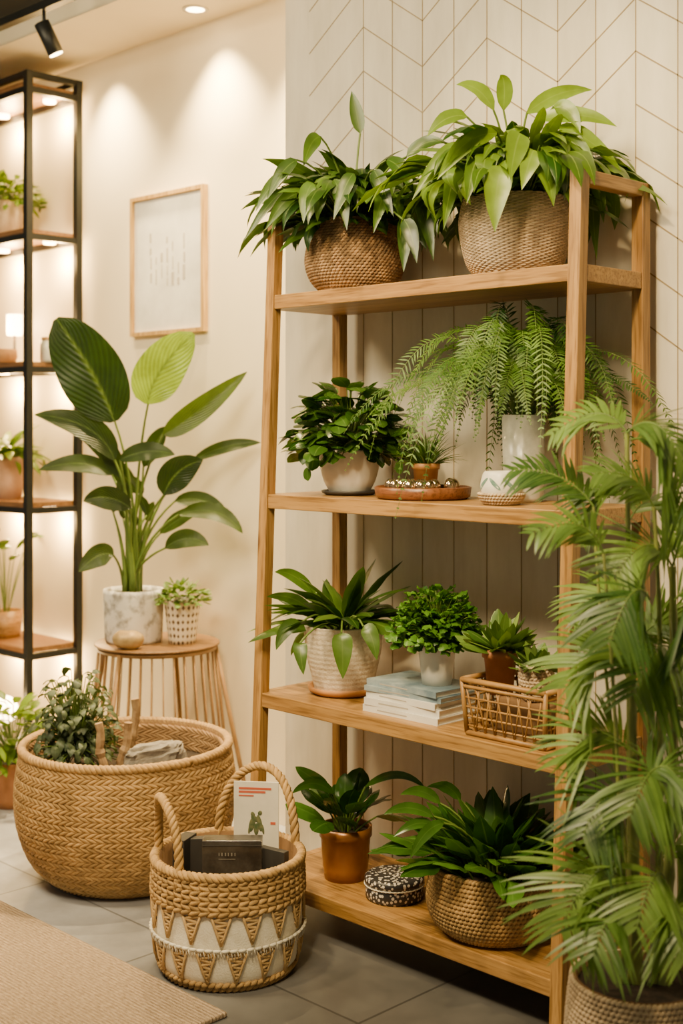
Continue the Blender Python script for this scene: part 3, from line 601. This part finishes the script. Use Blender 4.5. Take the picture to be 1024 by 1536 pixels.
def ex_black(o,X,Y,Z):
    for i,(a,b_) in enumerate(((-.030,-.028),(-.024,-.021),(-.016,-.013),(-.009,-.007),(-.002,.001),(.006,.008))):
        mb=MB(); mb.box(X+a,X+b_,Y-.0006,Y,Z+.266,Z+.273); obj('letter',mb,M['textlt'],o,smooth=False)
    mb=MB(); mb.box(X-.030,X+.008,Y-.0006,Y,Z+.258,Z+.2592); obj('subtitle',mb,M['textlt'],o,smooth=False)
    mb=MB(); mb.box(X-.0665,X+.0665,Y-.0012,Y,Z+.2885,Z+.2905); obj('lid_seam',mb,M['slate'],o,smooth=False)
b0=V((c.x,c.y,.012))
slab('box',tuple(b0-FW*.055+RT*.015),.135,.045,.300,45,M['blackcov'],'dark grey box with faint pale lettering standing in the handled basket','box',extra=ex_black)
slab('book',tuple(b0-FW*.0-RT*.03),.15,.022,.285,50,M['slate'],'dark book behind the lettered grey box in the handled basket','book')
slab('book',tuple(b0+RT*.100-FW*.01),.09,.018,.262,10,M['slate'],'dark narrow book at the right inside the handled basket','book')
slab('book',tuple(b0-RT*.100-FW*.01),.065,.03,.29,115,M['slate'],'dark grey book at the left inside the handled basket','book')
def ex_card(o,X,Y,Z):
    for k,(a,b_,hh) in enumerate(((-.042,.036,.005),(-.042,.022,.005),(-.042,-.006,.003))):
        mb=MB(); mb.box(X+a,X+b_,Y-.0006,Y,Z+.381-k*.008,Z+.381-k*.008+hh); obj('red_heading',mb,M['red'],o,smooth=False)
    mb=MB(); mb.box(X+.034,X+.046,Y-.0006,Y,Z+.30,Z+.306); obj('red_mark',mb,M['red'],o,smooth=False)
    mb=MB()
    for a,b_,rx,rz,ro in ((-.010,.300,.007,.020,15),(-.008,.322,.005,.007,-20),(.008,.302,.006,.020,-12),(.009,.326,.005,.006,25),(-.002,.312,.012,.006,30),(.0,.288,.006,.014,0),(-.016,.288,.003,.012,10),(.016,.288,.003,.012,-10)): mb.ell((X+a,Y-.0004,Z+b_),rx,.0006,rz,M=Matrix.Rotation(R(ro),3,'Y'))
    obj('green_drawing',mb,M['figure'],o)
slab('card',tuple(b0+FW*.05+RT*.062),.108,.003,.400,38,M['paper'],'cream card with red heading and small green drawing in handled basket','card',extra=ex_card)

# ================= PLANT STAND =================
random.seed(61)
x,d=OY(236,-.02); sc=V((x,-.02,0)); ZT=.561; r=thing('plant_stand',sc,'round plant stand with thin splayed rods and wooden top behind the large basket','stool')
mb=MB(); mb.lathe([(0,ZT-.008),(.192,ZT-.008),(.199,ZT-.006),(.199,ZT-.002),(.196,ZT),(0,ZT)],sc,64); obj('top',mb,M['standtop'],r)
mb=MB(); mb.lathe([(.184,ZT-.022),(.191,ZT-.022),(.191,ZT-.0085),(.184,ZT-.0085),(.184,ZT-.022)],sc,48); obj('top_hoop',mb,M['bamboo'],r)
for deg in (45,125,205,285):
    a=R(deg); o=V((math.cos(a),math.sin(a),0)); mb=MB(); mb.tube([sc+o*.186+UP*(ZT-.014),sc+o*.300],.0075,10); obj('leg',mb,M['bamboo'],r)
mb=MB()
for i in range(34):
    a=2*PI*i/34; o=V((math.cos(a),math.sin(a),0)); mb.tube([sc+o*.186+UP*(ZT-.016),sc+o*.228+UP*.13],.0028,6)
obj('rods',mb,M['bamboo'],r)
mb=MB(); mb.tube(ring(sc+UP*.13,.228,48),.0045,8); obj('lower_hoop',mb,M['bamboo'],r)
pc=sc+UP*ZT-RT*.078+FW*.01; r=plant_root('large_leaf_plant',pc,'tall plant with huge oval leaves in whitewashed concrete pot on stand','potted plant')
pot(r,pc,[(.088,0),(.092,.01),(.097,.155),(.096,.168)],M['concrete'],.008)
mb=MB(); st=MB(); sb=pc+UP*.15
LV2=[(172,632,145,560,84,478,-.02,.205,.05,1),(222,606,225,560,290,500,-.05,.15,.95,1),(245,652,285,630,370,558,-.03,.075,.26,1),(290,690,340,662,391,664,.03,.04,.12,1),
(172,690,150,628,52,622,.0,.085,.08,.8),(246,742,260,700,304,690,-.06,.10,.05,1),(168,712,130,682,58,705,.05,.06,.1,.8),(196,762,160,735,125,752,-.03,.075,.08,1),(170,833,150,822,118,858,-.08,.07,.12,.9),
(268,772,330,750,364,800,-.02,.055,.18,.8),(248,822,280,795,313,818,-.05,.06,.15,.8),(262,752,310,738,345,780,.05,.055,.12,.8),(180,690,220,668,262,682,-.04,.06,.1,.8),(240,800,275,770,300,765,.06,.05,.16,.7),(185,720,160,650,100,640,.05,.07,.08,.9),(215,700,235,660,250,640,.08,.06,.1,.9),(205,740,180,700,150,680,.09,.06,.1,.9)]
for (bx_,by_,qx,qy,tx,ty,dd,w,s,fc) in LV2:
    dq=4.13+dd; a=PT(bx_,by_,dq); e=PT(tx,ty,dq-.05); q=PT(qx,qy,dq-.02)
    sd=(e-a).cross(FW*fc+UP*(fc-1)*.8+RT*rnd(-.25,.25))
    mb.leaf(a,q,e,w,sd,(.5,.55) if w>.12 else (.6,.75),-.22,14,s,.06,0,4)
    b0_=sb+RT*rnd(-.03,.03)+FW*rnd(-.03,.03); st.tube(bez(b0_,b0_+UP*(a.z-b0_.z)*.55+(a-b0_)*.12,a,8),[.006,.006,.0055,.005,.0045,.004,.004,.0035,.0035],7,False)
for k in range(8):
    b0_=sb+RT*rnd(-.04,.04)+FW*rnd(-.04,.04); e=b0_+UP*rnd(.2,.36)+RT*rnd(-.06,.08); st.tube(bez(b0_,b0_+UP*.15,e,6),[.009,.008,.007,.006,.005,.004,.003],7,True)
    mb.leaf(e,e+UP*.04,e+UP*.07+RT*rnd(-.05,.05)-FW*.02,.03,RT,(.6,.8),-.2,8,.12,.05)
obj('foliage',mb,M['big'],r); obj('stems',st,M['stem'],r)
pc=sc+UP*ZT+RT*.082-FW*.02; r=plant_root('potted_sedum',pc,'pale yellow-green small-leaved plant in cream pot with dark lattice pattern','potted plant')
pot(r,pc,[(.044,0),(.0455,.018),(.047,.036),(.049,.054),(.051,.072),(.053,.09),(.0555,.108),(.058,.13),(.059,.145)],M['spots'],.005)
mb=MB(); dome(mb,None,pc+UP*.135,.075,.055,190,(.02,.032),.6,(.5,.5),.2,(.3,1),.1,.6,.3,nseg=4); obj('foliage',mb,M['succ'],r)
a=sc+UP*ZT-RT*.07-FW*.142; mb=MB(); mb.ell(a+UP*.03,.05,.034,.030,18,12,M=Matrix.Rotation(R(45),3,'Z')); mb.v=[(x+.004*noise.noise(V((x,y,q))*40),y,max(a.z,q+.006*noise.noise(V((x,y,q))*35+V((9,0,0))))) for x,y,q in mb.v]
obj('gold_stone',mb,M['gold'],None,a,label='rounded tan-gold stone at the front of the plant stand',cat='ornament')

# ================= PALM =================
random.seed(71)
pc=PT(958,1470,2.30); pc.z=0; r=plant_root('potted_palm',pc,'tall cane palm in woven floor pot at the right, in front of shelf post','potted plant')
op=smoothprof([(.09,0),(.118,.07),(.130,.15),(.127,.22),(.120,.278)],8)
mb=MB(); mb.lathe([(0,.001)]+[(a-.006,b) for a,b in op]+[(.109,.278),(.107,.24)],pc,48); bk=obj('basket_pot',mb,M['jutedk'],r)
mb=MB(); weave(mb,pc.x,pc.y,lambda q:profile_at(op,q)-.003,.003,.278,31,78,.0046,'rope'); obj('weave',mb,M['jutelt'],bk)
ms=MB(); ms.lathe([(0,.268),(.108,.263)],pc,24); obj('soil',ms,M['soil'],r)
mb=MB(); st=MB(); cn=MB()
canes=[(946,1455,944,1000,940,650,2.30,.0075),(1000,1455,1015,1150,1008,850,2.34,.011),(965,1460,900,1000,890,760,2.36,.004),(985,1460,1000,1000,980,760,2.28,.006),(930,1460,935,1200,905,830,2.22,.0045),(1010,1460,990,1250,960,960,2.42,.0065),(955,1460,950,1300,948,1000,2.25,.011)]
for (ax_,ay,bx_,by_,ex,ey,dd,rr) in canes:
    a=PT(ax_,ay,2.3); a=pc+(a-pc)*.85; a.z=.262; pts=bez(a,PT(bx_,by_,dd),PT(ex,ey,dd),40)
    rs=[rr*(1-.45*i/40)*(1.22 if i%5==0 else 1) for i in range(41)]; cn.tube(pts,rs,8,False)
# base, control, tip, depths, leaflet length, pairs
FR=[(940,650,905,590,830,650,2.30,2.35,.07,17),(940,650,985,600,1030,700,2.28,2.2,.11,22),(945,660,1000,640,1035,780,2.3,2.3,.13,22),(890,760,850,700,770,705,2.36,2.4,.08,20),
(905,830,880,760,800,800,2.22,2.2,.07,16),(1008,850,1030,770,1070,870,2.34,2.3,.14,22),(1008,850,975,780,925,860,2.3,2.25,.12,22),(980,760,955,700,895,710,2.28,2.25,.09,19),
(944,1000,905,940,850,1030,2.3,2.3,.13,22),(1012,1000,1000,920,950,1040,2.3,2.2,.14,22),(1012,1050,1040,970,1080,1100,2.3,2.3,.14,22),(944,1130,900,1060,850,1140,2.3,2.3,.13,21),
(946,1210,915,1150,875,1250,2.28,2.2,.12,20),(1005,1180,985,1110,945,1220,2.25,2.15,.13,22),(1005,1250,1030,1170,1070,1300,2.3,2.25,.15,22),(946,1340,900,1250,842,1390,2.26,2.2,.15,26),(1000,1330,985,1270,955,1390,2.22,2.12,.12,20),
(940,900,905,860,862,930,2.38,2.4,.10,18),(960,960,995,900,1035,990,2.42,2.4,.13,22),(985,1300,1015,1220,1040,1340,2.4,2.4,.14,22),(1015,700,1040,680,1060,760,2.3,2.25,.09,15),(950,1080,975,1010,1000,1090,2.44,2.46,.12,20),
(950,1260,925,1200,895,1330,2.4,2.4,.13,20),(1000,1400,1010,1310,1030,1430,2.2,2.08,.12,20),(950,1400,920,1330,890,1430,2.2,2.1,.11,18),(975,900,950,850,915,960,2.2,2.14,.11,19),(960,1180,1000,1110,1030,1200,2.2,2.15,.12,20),(1012,900,1040,860,1050,960,2.25,2.2,.13,18),
(944,780,975,720,1010,800,2.42,2.45,.11,18),(940,750,905,700,870,790,2.4,2.42,.09,16),(1008,980,985,900,965,980,2.42,2.45,.12,18)]
for (ax_,ay,bx_,by_,ex,ey,d0,d1,Lf,n) in FR:
    pts=bez(PT(ax_,ay,d0),PT(bx_,by_,(d0+d1)/2),PT(ex,ey,d1),14)
    frond(mb,st,pts,n,Lf,.0082,.85,.30,.0022,(0,.95),(.3,.7),lambda t:(.55+.5*math.sin(PI*min(1,t)))*(1 if t<.85 else .8),6,jit=.12,flat=(UP*.7-FW*.55+RT*rnd(-.3,.3)))
mb.remap(lambda x,y,q:(x,min(y,-.015),max(q,.02)))
obj('foliage',mb,M['palm'],r); obj('stems',st,M['stem'],r); obj('canes',cn,M['cane'],r)

# ================= RUG, FRAME, CEILING FITTINGS =================
mb=MB(); mb.box(-3.2,.385,-2.5,-.775,0,.012); obj('rug',mb,M['rug'],None,(-1.4,-1.6,0),smooth=False,bevel=.004,label='tan woven rug lying on the grey tiles at lower left',cat='rug')
fx0,fx1,fz0,fz1=-1.29,-.878,1.568,2.058
r=thing('picture_frame',((fx0+fx1)/2,.2,fz0),'light wood framed print on the cream wall above the leafy plant','picture')
mb=MB(); w=.014
for q in ((fx0,fx1,fz0,fz0+w),(fx0,fx1,fz1-w,fz1),(fx0,fx0+w,fz0+w,fz1-w),(fx1-w,fx1,fz0+w,fz1-w)): mb.box(q[0],q[1],.178,.1995,q[2],q[3])
obj('frame',mb,M['framewood'],r,smooth=False)
mb=MB(); mb.box(fx0+w,fx1-w,.190,.1990,fz0+w,fz1-w); obj('print',mb,M['whitecov'],r,smooth=False)
random.seed(5)
for k in range(7):
    xx=fx0+.105+k*.031; zz0=fz0+.16+rnd(0,.04)
    for q in range(random.randint(2,4)):
        hh=rnd(.02,.055); mb=MB(); mb.box(xx+rnd(-.003,.003),xx+rnd(.006,.011),.1893,.190,zz0,zz0+hh); obj('drawn_mark',mb,M['art'],r,smooth=False); zz0+=hh+rnd(.008,.02)
a=PT(293,14,4.2); a.y=min(a.y,.12); a.z=2.6
r=thing('ceiling_light',a,'small recessed downlight in the pale ceiling soffit','light'); mb=MB(); mb.lathe([(.03,0),(.042,-.001),(.042,-.004),(.03,-.004)],a,32); obj('trim_ring',mb,M['white'],r)
mb=MB(); mb.lathe([(0,-.0025),(.03,-.0025)],a,24); obj('lens',mb,M['glow'],r); DL=a.copy()
r=thing('track_light',(-1.5,-.3,2.58),'black ceiling track with a tilted cylinder spotlight at upper left','track light')
mb=MB(); mb.box(-3.2,.6,-.315,-.285,2.57,2.595); mb.box(-2.9,-2.88,-.31,-.29,2.595,2.7); mb.box(-.3,-.28,-.31,-.29,2.595,2.7); mb.box(-1.0,-.98,-.31,-.29,2.595,2.7); obj('track',mb,M['black'],r,smooth=False)
sp0=V((OY(66,-.3)[0],-.3,2.515)); hd=(PT(88,85,4.1)-PT(66,38,4.08)).normalized()
mb=MB(); mb.tube([V((sp0.x,-.3,2.57)),V((sp0.x,-.3,2.52))],.006,8); obj('arm',mb,M['black'],r)
mb=MB(); mb.tube([sp0-hd*.02,sp0-hd*.018,sp0+hd*.085,sp0+hd*.086],[.02,.025,.025,.0235],20); sh_=obj('spot_head',mb,M['black'],r)
mb=MB(); mb.tube([sp0+hd*.0862,sp0+hd*.0892],[.022,.021],20); obj('lens',mb,M['glow'],sh_)

# ================= BLACK METAL SHELF =================
xe=OY(115,.16)[0]; yF,yB=-.045,.165; XL=xe-.95; ml=[.439,.964,1.473,1.952,2.48]
r=thing('metal_shelf',((xe+XL)/2,.06,0),'tall black metal open shelf with wooden boards along the cream wall','shelf')
for x in (xe,XL):
    for y in (yF,yB): mb=MB(); mb.box(x-.0125,x+.0125,y-.0125,y+.0125,0,2.53); obj('post',mb,M['black'],r,smooth=False)
for q in ml:
    mb=MB()
    for y in (yF,yB): mb.box(XL,xe,y-.01,y+.01,q-.028,q-.006)
    for x in (xe,XL): mb.box(x-.01,x+.01,yF,yB,q-.028,q-.006)
    obj('rail',mb,M['black'],r,smooth=False)
    mb=MB(); mb.box(XL+.013,xe-.013,yF-.008,yB+.005,q-.006,q+.012); obj('shelf_board',mb,M['board'],r,smooth=False)
mb=MB()
for y in (yF,yB): mb.box(XL,xe,y-.01,y+.01,2.51,2.53)
for x in (xe,XL): mb.box(x-.01,x+.01,yF,yB,2.51,2.53)
obj('top_frame',mb,M['black'],r,smooth=False)
LP=[]
for q in ml[1:]+[ml[0]]:
    for x in (xe-.12,xe-.45):
        a=V((x,.12,q-.006)); mb=MB(); mb.lathe([(0,-.012),(.022,-.012),(.024,-.008),(.024,0)],a,20); obj('puck_light',mb,M['glow'],r); LP.append(a-UP*.07+V((0,.03,0)))
def smallpot(px,y,zb,outer,mat,name,lb,gen,lm):
    x,_=OY(px,y); c=V((x,y,zb)); r=plant_root(name,c,lb,'potted plant'); pot(r,c,outer,M[mat],.005,n=28)
    mb=MB(); st=MB(); gen(mb,st,c+UP*(outer[-1][1]-.01)); mb.v=[(a,min(b,.19),q) for a,b,q in mb.v]; obj('foliage',mb,M[lm],r)
    if st.v: obj('stems',st,M['stem'],r)
smallpot(8,.06,ml[3]+.012,[(.06,0),(.08,.06),(.085,.14)],'jutelt','potted_fern','small leafy plant in pale pot on the upper board of the black metal shelf',lambda m,s,c:dome(m,s,c,.13,.11,150,(.04,.07),.4,(.5,.7),.2,(0,1),.1,.5,.8),'bright')
smallpot(8,.05,ml[1]+.012,[(.06,0),(.07,.06),(.082,.14),(.086,.16)],'pinkpot','potted_plant','wide leafy green plant in pale pinkish pot on the middle board of metal shelf',lambda m,s,c:rosette(m,s,c,80,(.10,.19),.2,(.01,.06),85,12,80,(.5,.8),.25,.03,(0,1)),'bright')
smallpot(8,.05,ml[0]+.012,[(.055,0),(.06,.02),(.065,.1)],'oaky','potted_plant','dark drooping plant in wooden pot on lowest board of metal shelf',lambda m,s,c:(rosette(m,s,c,9,(.08,.11),.6,(.3,.4),80,60,100,(.5,.6),.2,.02,(0,1)),),'dkgreen')
smallpot(18,-.28,0,[(.06,0),(.065,.03),(.075,.13),(.077,.15)],'terr','potted_plant','bright yellow-green leafy plant in terracotta pot on the floor at the far left',lambda m,s,c:dome(m,s,c+UP*.02,.13,.19,150,(.06,.09),.4,(.5,.7),.2,(.4,1),.1,.6,.8),'bright')
x,_=OY(5,.05); c=V((x,.04,ml[2]+.012)); mb=MB(); ww=[(.05,0),(.062,.03),(.06,.06)]; mb.lathe([(0,0)]+ww+[(.054,.06),(.05,.01),(0,.008)],c,28); obj('small_bowl',mb,M['jutebr'],None,c,label='small brown woven bowl on the metal shelf board beside the frame post',cat='bowl')
c=V((OY(20,.12)[0],.125,ml[2]+.012)); r=thing('candle_lamp',c,'pale cylinder candle lamp glowing on the metal shelf behind the small bowl','lamp'); 
mb=MB(); mb.lathe([(0,0),(.03,0),(.03,.01),(.006,.014),(.006,.12),(.0,.12)],c,20); obj('stand',mb,M['black'],r); mb=MB(); mb.lathe([(.028,.12),(.03,.13),(.03,.2),(.028,.2),(.0,.2)],c,20); obj('shade',mb,M['glow'],r); GL=[c+UP*.16-V((0,.06,0))]
c=V((OY(6,-.12)[0],-.12,0)); r=thing('floor_lamp',c,'small glowing globe lamp on the floor behind the far left plant','lamp')
mb=MB(); mb.lathe([(0,0),(.045,0),(.045,.012),(.008,.016),(.008,.19),(.0,.19)],c,20); obj('stand',mb,M['black'],r); mb=MB(); mb.ell(c+UP*.24,.05,.05,.05,20,12); obj('globe',mb,M['glow'],r); GL.append(c+UP*.24-V((0,.07,0)))
c=V((OY(74,.06)[0],.06,ml[2]+.012)); r=thing('glass_jar',c,'small pale jar with lid at the right end of the metal shelf','jar')
mb=MB(); mb.lathe([(0,0),(.032,0),(.034,.01),(.034,.07),(.028,.08)],c,24); obj('body',mb,M['glass'],r); mb=MB(); mb.lathe([(.03,.08),(.03,.092),(0,.094)],c,24); obj('lid',mb,M['bamboo'],r)

# ================= LIGHTS =================
def light(kind,loc,e,col,size=.1,target=None,spot=None,blend=.6):
    l=bpy.data.lights.new('lamp',kind); l.energy=e; l.color=col
    if kind=='AREA': l.size=size
    else: l.shadow_soft_size=size
    if spot: l.spot_size=R(spot); l.spot_blend=blend
    o=bpy.data.objects.new(kind.lower()+'_light',l); C.objects.link(o); o.location=loc
    if target is not None: o.rotation_euler=(V(target)-V(loc)).to_track_quat('-Z','Y').to_euler()
    return o
WM=(1,.72,.34); WW=(1,.80,.48)
light('AREA',(1.0,-1.75,2.62),95,WW,.8,(.5,-.2,.8))
light('AREA',(-.8,-1.7,2.62),58,WW,.7,(-.5,-.2,.4))
light('SPOT',(1.25,-1.2,2.62),115,WM,.06,(.72,-.2,1.75),52,.8)
light('SPOT',(.2,-1.2,2.62),135,WM,.06,(.25,-.25,1.0),62,.9)
light('SPOT',(1.4,-1.9,2.5),150,WM,.08,(.75,-.3,.6),46,.9)
light('SPOT',(-.3,-1.5,2.6),110,WM,.08,(-.2,-.5,.1),45,.9)
light('SPOT',DL-UP*.02,200,WM,.03,(DL.x+.02,DL.y+.04,0),95,1)
light('SPOT',(DL.x+.5,DL.y,2.57),330,WM,.03,(DL.x+.5,DL.y+.05,0),95,1)
light('SPOT',(DL.x-.6,DL.y,2.57),170,WM,.03,(DL.x-.6,DL.y+.05,0),95,1)
light('SPOT',sp0+hd*.1,60,WM,.02,sp0+hd*2,80,.8)
for a in LP: light('POINT',a,11,(1,.62,.22),.03)
for a in GL: light('POINT',a,9,(1,.62,.24),.04)
w=bpy.data.worlds.new('world'); bpy.context.scene.world=w; w.use_nodes=True; bg=w.node_tree.nodes['Background']; bg.inputs[0].default_value=(1,.84,.60,1); bg.inputs[1].default_value=.25
# ================= CAMERA =================
cd=bpy.data.cameras.new('camera'); cam=bpy.data.objects.new('camera',cd); C.objects.link(cam); cam.location=CAM; cam.rotation_euler=(R(90),0,R(45))
cd.sensor_fit='VERTICAL'; cd.sensor_height=36; cd.lens=FP/1536*36; cd.shift_y=-(768-HZ)/1536
cd.dof.use_dof=True; cd.dof.focus_distance=3.0; cd.dof.aperture_fstop=2.8; cd.clip_start=.05
bpy.context.scene.camera=cam
